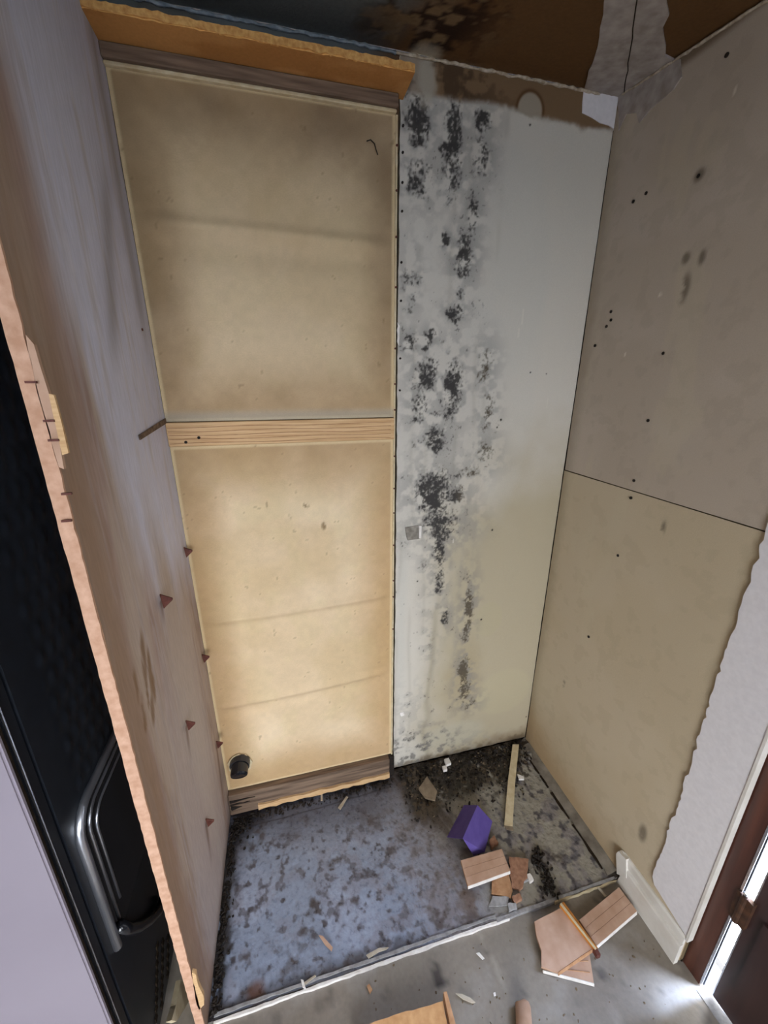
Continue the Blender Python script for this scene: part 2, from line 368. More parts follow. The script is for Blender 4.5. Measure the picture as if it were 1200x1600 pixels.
# ------------------------------------------------------------------ structure: back wall
wb = MB().box(-3.2, .13, .013, .12, -.1, 2.5).build('wall_back', M['seam'])
tag(wb, 'dark wall behind the boards of the alcove', 'wall', kind='structure')
GX0, GX1, GZ0, GZ1 = -.607, -.001, .014, 2.236
MOULD = [(655,190,18,40,1),(650,170,14,16,.7),(710,215,14,55,1),(757,185,14,18,.9),(655,280,24,32,.85),(708,270,14,30,.95),(752,245,12,30,1),(690,290,30,16,.5),(704,312,12,10,.6),(740,330,8,32,1),
 (694,374,8,10,1.3),(725,398,13,34,1.1),(728,425,8,12,.8),(645,400,10,25,.5),(637,435,10,18,.75),(655,430,8,12,.6),(645,468,8,22,.6),(712,487,12,11,1),(722,460,8,22,.6),
 (640,535,10,14,1.05),(671,530,8,14,1),(700,530,12,10,.5),(668,585,15,25,1),(707,605,14,45,1.05),(655,635,13,25,.85),(685,645,14,10,.7),(645,600,8,20,.6),(683,685,14,20,1),(655,690,10,8,.5),
 (680,770,25,33,1.05),(715,775,14,16,.9),(690,820,26,25,.9),(660,770,8,12,.8),(686,860,9,34,1.05),(685,910,7,26,.95),(664,880,6,14,.6),(695,965,7,14,.95),(672,1000,6,25,.55),(668,940,6,20,.5),
 (757,570,12,28,.9),(762,640,10,28,.9),(758,710,12,24,.95),(735,735,22,12,.6),(775,665,4,10,.7),(735,700,12,20,.45),(732,900,7,22,.6),(732,955,7,36,1.1),(727,995,6,12,.9),(725,1052,7,24,1.2),(726,1078,9,20,1),(735,1098,10,10,.8),
 (655,1165,30,18,.4),(720,1165,22,10,.45),(640,1150,16,14,.5),(640,1100,10,20,.4)]
MOULD = [(on(x, y, 1, 0)[0], on(x, y, 1, 0)[2], rx, ry, s, x, y) for x, y, rx, ry, s in MOULD]
def px2m(y): return np.linalg.norm(on(700, y, 1, 0) - on(701, y, 1, 0)), np.linalg.norm(on(700, y - .5, 1, 0) - on(700, y + .5, 1, 0))
def wall_pt(x, y): p = on(x, y, 1, 0); return p[0], p[2]
def grey_col(a, b):
    x = GX0 + a; z = GZ0 + b
    n1 = fbm(x * 6, z * 6, 11); n2 = fbm(x * 40, z * 40, 13); n3 = fbm(x * 170, z * 150, 15, 2, .8)
    c = np.ones(a.shape + (3,)) * lin(204, 198, 187)
    warm = sst(1.45, 1.0, z + .25 * (n1 - .5)) * sst(-.58, -.36, x + .1 * (n1 - .5))
    c = mix(c, lin(172, 160, 134), warm * .9)
    c = mix(c, lin(194, 191, 184), sst(-.27, -.36, x + .15 * (n1 - .5)) * sst(.9, 1.2, z) * .45)       # whitish bloom on the left
    c = mix(c, lin(196, 193, 184), np.exp(-((x + .585) / .02) ** 2) * sst(.2, .5, z) * sst(1.15, .9, z) * .7)
    # overlapping brush arcs of the old skim coat
    for (px, py, rx, rz, s) in ((790, 430, .14, .30, .28), (840, 330, .17, .25, .15), (800, 560, .10, .5, .2)):
        X, Z = wall_pt(px, py); c = mix(c, lin(196, 194, 186), blob(x, z, X, Z, rx, rz, .12) * s)
    X, Z = wall_pt(764, 968); c = mix(c, lin(176, 166, 138), blob(x, z, X, Z, .055, .075, .06) * .55)
    X, Z = wall_pt(790, 1080); c = mix(c, lin(180, 170, 142), blob(x + .02 * n1, z, X, Z, .125, .11, .10) * .6)
    X, Z = wall_pt(720, 1145); c = mix(c, lin(182, 176, 158), blob(x + .05 * n1, z, X, Z, .13, .06, .3) * .6)
    X, Z = wall_pt(735, 1050); c = mix(c, lin(158, 142, 110), blob(x + .05 * n1, z + .05 * n2, X, Z, .06, .15, .7) * .45)
    c = mix(c, lin(150, 140, 118), np.exp(-((x + .46 + .05 * (n1 - .5)) / .012) ** 2) * sst(1.0, .6, z) * .5)
    for i in range(7):                                                        # faint vertical runs
        xr = -.60 + i * .047; c = mix(c, lin(158, 152, 138), np.exp(-((x - xr - .02 * (fbm(z * 3, z * 0 + i, 90) - .5)) / .007) ** 2) * .25 * sst(.45, .6, fbm(z * 4, z * 0 + i, 91)))
    # bottom damp band
    c = mix(c, lin(120, 100, 76), sst(.075, .0, b + .05 * (n1 - .5) + .03 * (n2 - .5)) * sst(-.30, -.12, x) * .75)
    c = mix(c, lin(96, 82, 64), sst(.03, .0, b + .03 * (n2 - .5)) * .8)
    c = mix(c, lin(108, 104, 98), sst(.54, .64, n2) * sst(.24, .08, z) * sst(-.25, -.45, x) * .75)
    # mould
    near = np.zeros(a.shape); far = np.zeros(a.shape)
    for X, Z, rx, ry, s, px, py in MOULD:
        mx, mz = px2m(py)
        q = blob(x + .022 * (n2 - .5) + .012 * (n1 - .5), z + .035 * (n2 - .5), X, Z, rx * mx * 1.15, ry * mz * 1.15, .75) * s
        near = np.maximum(near, q)
        far = np.maximum(far, blob(x, z, X, Z, rx * mx * 2.2, ry * mz * 1.7, .9) * s)
    brown = sst(-.42, -.36, x) * sst(1.8, 1.55, z) * .8
    mc = lin(48, 46, 46) * (1 - brown[..., None]) + lin(92, 82, 66) * brown[..., None]
    c = mix(c, lin(128, 126, 124), np.clip(far * .65 * sst(.3, .65, n2), 0, .65))
    m = sst(.56, .84, near * (.44 + .22 * n1) + .62 * (n3 * .6 + n2 * .4) - .06) * sst(.05, .4, near)
    c = c * (1 - .93 * m[..., None]) + mc * .93 * m[..., None]
    # loose specks among the mould
    sp = sst(.80, .88, n3 * .5 + n2 * .5) * sst(-.30, -.40, x) * .6; c = mix(c, lin(70, 68, 68), sp)
    # brown water stain under the ceiling
    X0, Z0 = wall_pt(700, 158); lim = 2.165 + .012 * (n2 - .5) + .02 * (n1 - .5)
    board = c; st = sst(lim - .008, lim + .010, z) * (1 - .35 * sst(-.5, -.58, x)); c = mix(c, lin(122, 98, 72), st)
    c = mix(c, lin(66, 50, 36), st * .8 * sst(.5, .68, n2 * .6 + n1 * .4) * sst(-.25, -.45, x))
    X, Z = wall_pt(672, 125); c = mix(c, lin(172, 164, 150), blob(x + .02 * n2, z, X, Z, .022, .05, .4) * .8)
    X, Z = wall_pt(828, 172); r = np.hypot((x - X), (z - Z)); c = mix(c, lin(166, 156, 140), sst(.038, .032, r) * .9 * st)
    c = mix(c, lin(92, 66, 40), np.exp(-((r - .039) / .004) ** 2) * st)
    for (px, py, rr) in ((783, 656, .004), (777, 668, .003), (769, 828, .004), (752, 968, .004), (829, 582, .0025), (854, 584, .0025), (828, 195, .003), (948, 282, .003), (949, 310, .003), (652, 908, .003), (822, 1120, .003), (872, 800, .003)):
        X, Z = wall_pt(px, py); c = mix(c, lin(40, 34, 32), sst(rr * 1.3, rr * .6, np.hypot(x - X, z - Z)))
    for (px, py, l) in ((817, 495, .02), (811, 520, .012), (855, 630, .015), (708, 845, .008)):
        X, Z = wall_pt(px, py); c = mix(c, lin(214, 208, 196), (np.abs(x - X) < .002) * (np.abs(z - Z) < l) * .6)
    return c
def grey_disp(a, b):
    return .004 * (fbm(a * 3, b * 2, 81) - .5) + .0012 * (fbm(a * 14, b * 10, 82) - .5)
gb = sheet('drywall_panel', (GX0, 0, GZ0), (1, 0, 0), (0, 0, 1), (0, -1, 0), GX1 - GX0, GZ1 - GZ0, .0026, .012, M['paper'], grey_col, grey_disp,
           parent=wb, edge=lin(150, 140, 120), warp=lambda a, b: (a + .003 * (fbm(b * 30, b * 0, 5) - .5) * (a < .002), b + .004 * (fbm(a * 30, a * 0, 6) - .5) * (b < .002)))
tag(gb, 'grey board with black mould running down it')
def band_col(a, b):
    x = -1.30 + a; n1 = fbm(x * 9, b * 9, 14)
    c = np.ones(a.shape + (3,)) * lin(94, 98, 98)
    c = mix(c, lin(80, 70, 58), sst(.45, .65, n1) * .5); c = mix(c, lin(92, 70, 50), sst(-.72, -.62, x))
    return c
tag(sheet('drywall_panel', (-1.30, .001, 2.05), (1, 0, 0), (0, 0, 1), (0, -1, 0), .69, .186, .008, .010, M['paper'], band_col, parent=wb), 'blue-grey strip of wall above the shelf')
# square scrap stuck on the grey board
X, Z = wall_pt(644, 832)
q = [Vector((X - .026, -.003, Z + .021)), Vector((X + .02, -.004, Z + .024)), Vector((X + .022, -.012, Z - .02)), Vector((X - .018, -.012, Z - .022)), Vector((X - .022, -.008, Z - .004))]
sc = MB().prism(q, (0, .008, 0)).build('paper_scrap', M['scrap'], wb)
MB().box(X + .020, X + .028, -.013, -.002, Z - .018, Z + .026).bevel(.001, 1).build('scrap_edge', M['white'], sc)
X, Z = wall_pt(628, 1115)
MB().prism(ragged([Vector((X - .008, -.002, Z + .006)), Vector((X + .006, -.004, Z + .008)), Vector((X + .009, -.004, Z - .006)), Vector((X - .003, -.005, Z - .009))], .005, .002), (0, .004, 0)).build('paper_scrap', M['white'], wb)
X, Z = wall_pt(622, 522)
MB().prism(ragged([Vector((X - .003, -.002, Z + .03)), Vector((X + .004, -.004, Z + .02)), Vector((X + .002, -.004, Z - .03)), Vector((X - .004, -.005, Z - .02))], .01, .002), (0, .004, 0)).build('paper_scrap', M['white'], wb)
# loose grey shred hanging below the corner patch and staples down the left edge of the board
nail_me = None
def nails(pts, axis, parent, r=.0035, mat='dark'):
    global nail_me
    for p in pts:
        d = Vector((0, -1, 0)) if axis == 1 else Vector((-1, 0, 0))
        mb = MB(); mb.tube([Vector(p) - d * .004, Vector(p) + d * .0012, Vector(p) + d * .002], [r, r, r * .6], 8)
        mb.build('nail_head', M[mat], parent)
nails([Vector((GX0 + .007, -.002, wall_pt(624, y)[1])) for y in (196, 238, 285, 330, 410, 470, 560, 610)], 1, wb, .003)

# ------------------------------------------------------------------ structure: right wall
wr = MB().box(.013, .12, -.733, .12, -.1, 2.5).box(.013, .12, -3.1, RY0, -.1, 2.5).box(.013, .12, RY1, -1.66, -.1, 2.5).box(.013, .12, RY0, RY1, -.1, RZ0).box(.013, .12, RY0, RY1, RZ1, 2.5).box(.013, .12, -1.66, -.733, 2.05, 2.5).build('wall_right', M['seam'])
tag(wr, 'right wall of bare tan drywall beside the alcove', 'wall', kind='structure')
SEAM = 1.220
def rw_pt(x, y): p = on(x, y, 0, 0); return -p[1], p[2]
SCREWS = [(955,487),(955,500),(948,510),(1013,657),(1037,552),(986,778),(991,751),(966,868),(920,995),(1010,302),(1136,86),(990,315),(1092,275),(930,540)]
SCUFFS = [(1068,452,.012,.03),(1070,405,.01,.012),(1095,404,.008,.015),(1091,276,.012,.012),(1034,826,.006,.02),(1003,1300,.012,.03),(880,1068,.006,.015)]
def rw_col(base, dark, z0, seed):
    def f(a, b):
        d = a; z = z0 + b
        n1 = fbm(d * 4, z * 4, seed); n2 = fbm(d * 30, z * 30, seed + 5)
        c = np.ones(a.shape + (3,)) * lin(*base)
        c = mix(c, lin(*dark), sst(.4, .7, n1) * .5)
        c = mix(c, lin(*dark) * .85, sst(.62, .72, n2) * .25)
        c = mix(c, lin(196, 184, 158), sst(.66, .74, fbm(d * 9 + 3, z * 3, seed + 9)) * .25)
        st = sst(2.195, 2.215, z + .05 * d + .02 * (n1 - .5)); c = mix(c, lin(104, 84, 62), st * .8)        # stain under the ceiling
        c = mix(c, lin(158, 122, 72), sst(.30, .02, z + .10 * (n1 - .5) + .25 * d) * .55)                             # damp foot
        c = mix(c, lin(118, 100, 72), sst(.06, .0, d + .03 * (n2 - .5)) * .35)
        for (px, py, rd, rz) in SCUFFS:
            D, Z = rw_pt(px, py); c = mix(c, lin(104, 94, 80), blob(d, z, D, Z, rd, rz, .5) * sst(.3, .55, n2 + .1) * .8)
        for (px, py) in ((975, 555), (1145, 145), (1030, 462)):
            D, Z = rw_pt(px, py); c = mix(c, lin(214, 206, 190), blob(d, z, D, Z, .003, .006, .3))
        return c
    return f
dsp = lambda s: (lambda a, b: .0035 * (fbm(a * 3, b * 3, s) - .5))
u = sheet('drywall_panel', (0, -.003, SEAM + .0015), (0, -1, 0), (0, 0, 1), (-1, 0, 0), .73, 1.02, .005, .012, M['paper'], rw_col((186, 173, 158), (176, 162, 145), SEAM, 101), dsp(7), parent=wr, edge=lin(110, 94, 70))
tag(u, 'greyish upper sheet of the right wall')
l = sheet('drywall_panel', (0, -.003, .006), (0, -1, 0), (0, 0, 1), (-1, 0, 0), .73, SEAM - .0075, .005, .012, M['paper'], rw_col((192, 177, 152), (184, 168, 140), .006, 121), dsp(8), parent=wr, edge=lin(110, 94, 70))
tag(l, 'tan lower sheet of the right wall')
nails([Vector((-.001, -rw_pt(*p)[0], rw_pt(*p)[1])) for p in SCREWS], 0, wr, .0042)
# skimmed strip beside the door casing, torn on its left
pl = [Vector((-.006, -.733, .112)), Vector((-.006, -.733, 2.12))]
zz = 2.12
while zz > .145:
    pl.append(Vector((-.006, -.621 + random.uniform(-.004, .004) + .0015 * math.sin(zz * 9), zz))); zz -= random.uniform(.008, .022)
pl += [Vector((-.006, -.628, .138))]
MB().prism(pl, (.0055, 0, 0)).build('plaster_strip', M['plaster'], wr)
MB().box(-.0075, .012, -.738, -.7325, .10, 2.12).build('plaster_edge', M['trim_white'], wr)
# corner patch of joint compound on both walls
ctr = Vector((-.002, -.002, 2.235))
def wallpts(px, ax, off): return [Vector(on(x, y, ax, off)) for x, y in px]
p = wallpts([(912, 143), (910, 176), (926, 184), (938, 192), (952, 196), (964, 205), (966, 150)], 1, -.003)
MB().prism(ragged(p, .02, .002), (0, .005, 0)).build('joint_patch', M['plaster'], wr)
p = wallpts([(966, 150), (1062, 92), (1064, 120), (1050, 142), (1018, 168), (998, 192), (994, 176), (978, 178), (966, 204)], 0, -.003)
MB().prism(ragged(p, .02, .002), (.005, 0, 0)).build('joint_patch', M['plaster_grey'], wr)

# ------------------------------------------------------------------ structure: ceiling
def ceil_col(a, b):
    x = -3.2 + a; y = -b
    n1 = fbm(x * 8, y * 8, 201); n2 = fbm(x * 28, y * 28, 205)
    c = np.ones(a.shape + (3,)) * lin(92, 94, 92)
    r = sst(-.72, -.60, x + .08 * (n1 - .5) + .35 * (y + .05))
    c = mix(c, lin(98, 70, 42), r)
    c = mix(c, lin(112, 92, 72), r * sst(-.52, -.60, x + .05 * (n2 - .5)) * sst(.45, .6, n1) * .8)
    wet = sst(-.38, -.50, x + .06 * (n1 - .5)) * sst(-.74, -.62, x + .08 * (n1 - .5))
    c = mix(c, lin(44, 28, 18), wet * sst(.46, .56, n2 * .5 + n1 * .5))
    c = mix(c, lin(134, 108, 78), wet * sst(.60, .66, n2) * .7)
    ring = np.exp(-((n1 - .52) / .018) ** 2) * wet; c = mix(c, lin(36, 22, 14), ring * .8)
    X, Y = onceil(668, 88)[:2]; c = mix(c, lin(176, 164, 146), blob(x + .02 * n2, y, X, Y, .03, .04, .5) * .8)
    return c
CV = Vector((0, -1, -CEIL_SLOPE))
ce = sheet('ceiling', (-3.2, 0, CEIL_Z), (1, 0, 0), tuple(CV), (0, 0, -1), 3.21, 1.2, .008, .04, M['ceiling'], ceil_col, lambda a, b: .004 * (fbm(a * 5, b * 5, 3) - .5))
tag(ce, 'water-stained dark ceiling sloping over the alcove', 'ceiling', kind='structure')
MB().box(-3.2, .12, -3.1, -1.2, CEIL_Z - CEIL_SLOPE * 1.2 - .0, 2.14).build('ceiling_board', M['siding'], ce)
q = [onceil(*p) for p in ((966, 152), (913, 148), (918, 120), (930, 85), (938, 40), (944, 0), (950, -40), (1046, -40), (1042, 0), (1046, 20), (1036, 40), (1040, 85), (1062, 96))]
q = [Vector((v.x, v.y, v.z - .004)) for v in q]
MB().prism(ragged(q, .03, .003), (0, 0, .006)).build('joint_strip', M['plaster_grey'], ce)
q0, q1 = onceil(975, 148), onceil(1000, -30)
MB().tube([q0.lerp(q1, t) + Vector((random.uniform(-.002, .002), 0, -.004)) for t in np.linspace(0, 1, 14)], .0012, 6).build('joint_crack', M['seam'], ce)
def bead(x0, x1, mat):
    n = int((x1 - x0) / .012); pts = [Vector((x0 + (x1 - x0) * i / n, -.004 + random.uniform(-.0012, .0012), CEIL_Z - .006 + random.uniform(-.0015, .0015))) for i in range(n + 1)]
    MB().tube(pts, [random.uniform(.002, .0042) for _ in pts], 6).build('corner_bead', mat, ce)
bead(-1.3, -.62, M['bead_blue']); bead(-.62, -.06, M['bead'])
pts = [Vector((-.004, -.02 - .45 * i / 36, CEIL_Z - .006 - CEIL_SLOPE * (.02 + .45 * i / 36) + random.uniform(-.0012, .0012))) for i in range(37)]
MB().tube(pts, [random.uniform(.002, .0036) for _ in pts], 6).build('corner_bead', M['bead'], ce)

# ------------------------------------------------------------------ structure: the rest of the room, behind the camera
wl = MB().box(-3.3, -3.2, -3.1, .12, -.1, 2.5).build('wall_left', M['siding']); tag(wl, 'plain pale wall on the far left of the room', 'wall', kind='structure')
wf = MB().box(-3.3, WX0, WY - .1, WY, -.1, 2.5).box(WX1, .12, WY - .1, WY, -.1, 2.5).box(WX0, WX1, WY - .1, WY, WZ1, 2.5).box(WX0, WX1, WY - .1, WY, -.1, WZ0).build('wall_front', M['siding'])
tag(wf, 'plain pale wall with the glazed opening behind the camera', 'wall', kind='structure')
wn = MB().box(WX0, WX0 + .05, WY - .08, WY - .03, WZ0, WZ1).box(WX1 - .05, WX1, WY - .08, WY - .03, WZ0, WZ1).box(WX0 + .05, WX1 - .05, WY - .08, WY - .03, WZ0, WZ0 + .05).box(WX0 + .05, WX1 - .05, WY - .08, WY - .03, WZ1 - .05, WZ1).box(-1.28, -1.22, WY - .08, WY - .03, WZ0 + .05, WZ1 - .05).build('window_1', M['trim_white'])
tag(wn, 'white frame of the glazed opening behind the camera', 'window', kind='structure')
w2 = MB().box(.04, .08, RY0, RY0 + .05, RZ0, RZ1).box(.04, .08, RY1 - .05, RY1, RZ0, RZ1).box(.04, .08, RY0 + .05, RY1 - .05, RZ0, RZ0 + .05).box(.04, .08, RY0 + .05, RY1 - .05, RZ1 - .05, RZ1).build('added_window', M['trim_white'])
tag(w2, 'white frame of the added side window behind the door', 'window', kind='structure')
gd = MB().box(-30, 30, -40, -3.11, -.35, -.25).box(.13, 30, -3.11, 20, -.35, -.25).build('ground_outside', M['asphalt']); tag(gd, 'grey ground outside the door', 'ground', kind='structure')
MB().box(.125, .9, -1.7, -.6, -.249, -.012).bevel(.005).build('door_step', M['concrete'], gd)

# door casing, door leaf, hinge
tr = MB().box(.017, .030, -.778, -.733, FZ, 2.05).build('trim_1', M['brown']); tag(tr, 'reddish brown stained door casing beside the white plaster strip', 'trim', kind='structure')
MB().box(.0155, .030, -.7835, -.7785, FZ + .01, 2.04).build('weather_strip', M['alum'], tr)
MB().box(.021, .025, -.7855, -.7836, FZ + .01, 2.04).build('weather_strip', M['pipe'], tr)
MB().box(.03, .075, -1.645, -1.60, FZ, 2.05).box(.017, .075, -1.6, -.79, 2.02, 2.05).build('far_casing', M['brown'], tr)
MB().box(.0, .12, -1.6, -.785, FZ - .01, FZ + .002).build('threshold', M['greychunk'], tr)
dr = MB().box(.024, .060, -1.595, -.84, FZ + .012, 2.015).box(.024, .036, -.8401, -.806, FZ + .012, 2.015).build('door_1', M['door']); tag(dr, 'dark brown door standing slightly open at the right edge', 'door', kind='structure')
MB().box(.023, .036, -.8058, -.8030, FZ + .014, 2.01).build('edge_strip', M['alum'], dr)
MB().prism([Vector((.0235, -.83, .10)), Vector((.0235, -1.56, .10)), Vector((.0235, -1.56, .36)), Vector((.0235, -.83, .36))], (-.006, 0, 0)).bevel(.003).build('door_panel', M['door'], dr)
hz = .335
h = MB().tube([Vector((.014, -.7915, hz - .045)), Vector((.014, -.7915, hz + .045))], .007, 12).build('hinge', M['brass'], dr)
MB().tube([Vector((.014, -.7915, hz + .045)), Vector((.014, -.7915, hz + .052)), Vector((.014, -.7915, hz + .055))], [.004, .006, .003], 10).build('hinge_pin', M['alum'], h)
MB().box(.012, .024, -.810, -.797, hz - .044, hz + .044).build('hinge_leaf', M['brass'], h)
MB().box(.012, .0168, -.787, -.777, hz - .044, hz + .044).build('hinge_leaf', M['brass'], h)

# skirting board with a broken end
bsx = [(.0, 0), (-.014, 0), (-.014, .076), (-.012, .081), (-.006, .083), (-.006, .087), (-.010, .090), (-.009, .112), (-.005, .118), (.0, .118)]
mb = MB()
L = [mb.bm.verts.new((x - .0005, -.528 - .02 * abs(math.sin(z * 60 + x * 200)) + .012 * (z > .1), z + FZ)) for x, z in bsx]
R2 = [mb.bm.verts.new((x - .0005, -.731, z + FZ)) for x, z in bsx]
for i in range(len(bsx)): j = (i + 1) % len(bsx); mb.bm.faces.new((L[i], R2[i], R2[j], L[j]))
mb.bm.faces.new(L); mb.bm.faces.new(R2[::-1])
bb = mb.build('baseboard_right', M['trim_white']); tag(bb, 'short white skirting board with a broken left end', 'baseboard', kind='structure')
MB().prism([Vector((-.016, -.53, .02)), Vector((-.016, -.512, .085)), Vector((-.016, -.517, .105)), Vector((-.016, -.545, .112)), Vector((-.016, -.56, .05))], (.012, 0, 0)).build('splinter', M['trim_white'], bb)

# ------------------------------------------------------------------ the cabinet carcass
CX0, CX1 = -1.234, -.613
cab = thing('cabinet_carcass', (CX0, 0, 0), 'gutted tall cabinet shell with tan back boards and raw-edged side panel', 'cabinet')
def tan_col(z0, h, seed, light):
    def f(a, b):
        x = CX0 + a; z = z0 + b; w = CX1 - CX0 - .008
        n1 = fbm(x * 5, z * 5, seed); n2 = fbm(x * 60, z * 60, seed + 3); n3 = fbm(x * 14, z * 14, seed + 6)
        c = np.ones(a.shape + (3,)) * lin(228, 206, 174)
        c = mix(c, lin(206, 182, 142), sst(.4, .7, n1) * .5)
        c = mix(c, lin(222, 206, 164), sst(.56, .72, n3) * .25)
        top = sst(.9, 2.0, z); c = mix(c, lin(194, 172, 138), top * .75)  # light falling off towards the top, painted into the board colour
        # darker brown band inside the rim, clean rim where the framing sat
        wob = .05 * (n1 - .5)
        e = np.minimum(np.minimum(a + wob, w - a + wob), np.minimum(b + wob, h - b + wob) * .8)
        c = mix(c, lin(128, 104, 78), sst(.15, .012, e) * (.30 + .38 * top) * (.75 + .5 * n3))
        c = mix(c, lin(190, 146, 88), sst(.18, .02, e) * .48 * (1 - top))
        c = mix(c, lin(182, 152, 108), sst(.45, .75, fbm(x * 3 + 5, z * 2, seed + 12)) * .30)
        c = c * (1 + .10 * (n2 - .5))[..., None]
        e2 = np.minimum(np.minimum(a, w - a), np.minimum(b, h - b)); c = mix(c, lin(226, 206, 164), sst(.009, .004, e2 + .003 * (n2 - .5)) * .7)
        if light:
            c = mix(c, lin(168, 164, 154), sst(.035, .012, b) * .55)  # shadow just above the batten, painted as a grey band
        else:
            for (px, py, rx, rz, s) in ((478, 788, .009, .009, .95), (453, 800, .005, .018, .7), (505, 820, .007, .013, .85), (417, 788, .003, .010, .6)):
                X, Z = wall_pt(px, py); c = mix(c, lin(128, 104, 74), blob(x, z, X, Z, rx, rz, .4) * s * sst(.25, .5, n2))
        c = mix(c, lin(120, 100, 72), sst(.965, .99, n2) * .4)
        return c
    return f
def crease(a, b, bz, amp, w, slope=0., x0=-1, x1=9):
    d = b - bz - slope * a; return amp * np.exp(-(d / w) ** 2) * sst(x0, x0 + .1, a) * sst(x1, x1 - .1, a) * sst(.0, .06, a) * sst(CX1 - CX0 - .008, CX1 - CX0 - .07, a)
def up_disp(a, b):
    zc = on(400, 366, 1, 0)[2] + .005
    w = CX1 - CX0; z = 1.412 + b
    return .010 * np.sin(np.pi * np.clip(a / w, 0, 1)) * np.sin(np.pi * np.clip(b / .70, 0, 1)) + crease(a, z, zc, .010, .016, -.02) - crease(a, z, zc - .04, .008, .03, -.02) \
        + .002 * (fbm(a * 5, b * 5, 7) - .5) + crease(a, b, .02, .006, .02)
def lo_disp(a, b):
    w = CX1 - CX0; z = .10 + b
    zs = [on(450, y, 1, 0)[2] for y in (820, 955, 1085)]
    return .012 * np.sin(np.pi * np.clip(a / w, 0, 1)) * np.sin(np.pi * np.clip(b / 1.25, 0, 1)) \
        + crease(a, z, zs[0], .002, .008, -.02, -1, .33) + crease(a, z, zs[1], .009, .014, .03) - crease(a, z, zs[1] - .03, .006, .025, .03) \
        + crease(a, z, zs[2], .008, .012, .05) - crease(a, z, zs[2] - .03, .006, .02, .05) + .002 * (fbm(a * 5, b * 5, 9) - .5)
TY = -.003
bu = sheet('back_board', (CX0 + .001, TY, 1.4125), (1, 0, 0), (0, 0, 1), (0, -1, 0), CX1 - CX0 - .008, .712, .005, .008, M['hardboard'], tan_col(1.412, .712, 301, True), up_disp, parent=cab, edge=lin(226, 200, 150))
tag(bu, 'upper tan back board')
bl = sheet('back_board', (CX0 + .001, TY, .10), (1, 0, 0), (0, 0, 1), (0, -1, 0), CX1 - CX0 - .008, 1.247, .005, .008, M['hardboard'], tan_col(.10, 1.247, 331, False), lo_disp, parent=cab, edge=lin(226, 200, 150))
tag(bl, 'lower tan back board with small brown spots')
th = [wall_pt(x, y) for x, y in ((571, 226), (577, 224), (583, 230), (585, 238), (588, 247))]
MB().tube([Vector((x, TY - .012, z)) for x, z in th], .0014, 5).build('loose_thread', M['dark'], bu)
bt = MB().box(CX0 + .001, CX1 - .006, -.012, .008, 1.3485, 1.4105).bevel(.0015, 1).build('batten', M['pine'], cab)
nails([Vector((wall_pt(*p)[0], -.0125, wall_pt(*p)[1])) for p in ((292, 690), (312, 683))], 1, bt, .004, 'dark')
# raised grain lines of the batten
for k in range(5):
    z = 1.356 + k * .0105
    MB().tube([Vector((CX0 + .004 + i * .06, -.0123, z + .0015 * math.sin(i * 1.1 + k))) for i in range(11)], .0009, 5).build('grain_ridge', M['tile_back'], bt)
tag(MB().box(CX0 + .001, CX1 - .018, -.026, .008, .003, .098).bevel(.003, 1).build('base_rail', M['old_wood'], cab), 'weathered grey-brown bottom rail')
rl = [Vector((CX0 + .10 + (CX1 - .02 - CX0 - .10) * i / 24, -.032 - random.uniform(0, .004), .032 + random.uniform(-.003, .004))) for i in range(25)]
rl += [Vector((v.x, -.032 - random.uniform(0, .003), .008 + random.uniform(0, .006))) for v in rl[::-1]]
MB().prism(rl, (0, .030, 0)).build('rail_lip', M['pine'], cab)
for (x0, x1, z0, z1) in ((-1.228, -1.16, .052, .060), (-1.228, -1.14, .066, .078), (-1.226, -1.19, .03, .05)):
    MB().prism(ragged([Vector((x0, -.0265, z0)), Vector((x1, -.0265, (z0 + z1) / 2)), Vector((x0, -.0265, z1))], .01, .002), (0, -.002, 0)).build('rot_patch', M['dark'], cab)
for px, py in ((468, 1240), (445, 1255), (395, 1256), (560, 1220)):
    X, Z = wall_pt(px, py)
    MB().prism(ragged([Vector((X - .008, -.0375, Z - .006)), Vector((X + .007, -.0375, Z - .007)), Vector((X + .008, -.0375, Z + .006)), Vector((X - .005, -.0375, Z + .009))], .005, .002), (0, -.003, 0)).build('rot_patch', M['dark'], cab)
tag(MB().box(CX1 - .0175, CX1 + .003, -.020, .004, .004, .10).bevel(.002, 1).build('end_block', M['dark'], cab), 'dark rotten post foot')
# thin edge of the right end of the back boards with staples
MB().box(CX1 - .007, CX1 - .002, -.008, .006, .10, 2.118).build('end_lipping', M['pine_pale'], cab)
nails([Vector((CX1 - .004, -.009, wall_pt(617, y)[1])) for y in (230, 300, 372, 450, 545, 600, 640, 712, 762, 800, 850, 905, 930, 980)], 1, cab, .0028, 'rust')
# shelf left over the top, torn front edge
SZ, SD = 2.152, -.0915
def soffit(a, b): 
    n = fbm(a * 9, b * 20, 401); c = np.ones(a.shape + (3,)) * lin(188, 134, 78); return mix(c, lin(164, 110, 58), sst(.4, .7, n) * .7)
M['soffit'] = painted('orange_fibreboard_soffit', .8, .25, 150, .08, .2, 200)
sh = sheet('top_shelf', (CX0, 0, SZ), (1, 0, 0), (0, -1, 0), (0, 0, -1), CX1 - CX0 + .012, -SD, .006, .014, M['soffit'], soffit, parent=cab,
           warp=lambda a, b: (a, b + (.004 * (fbm(a * 60, a * 0, 4) - .5)) * (b > .088)), edge=lin(222, 172, 104))
tag(sh, 'orange-brown stub of the top shelf with a torn front edge')
fr = []
for i in range(60): fr.append(Vector((CX0 + (CX1 + .010 - CX0) * i / 59, SD - .001 - random.uniform(0, .003), SZ + .012 + random.uniform(0, .003))))
fr += [Vector((v.x, v.y, SZ + .001 + random.uniform(-.002, .002))) for v in fr[::-1]]
MB().prism(fr, (0, .004, 0)).build('torn_edge', M['orange_edge'], sh)
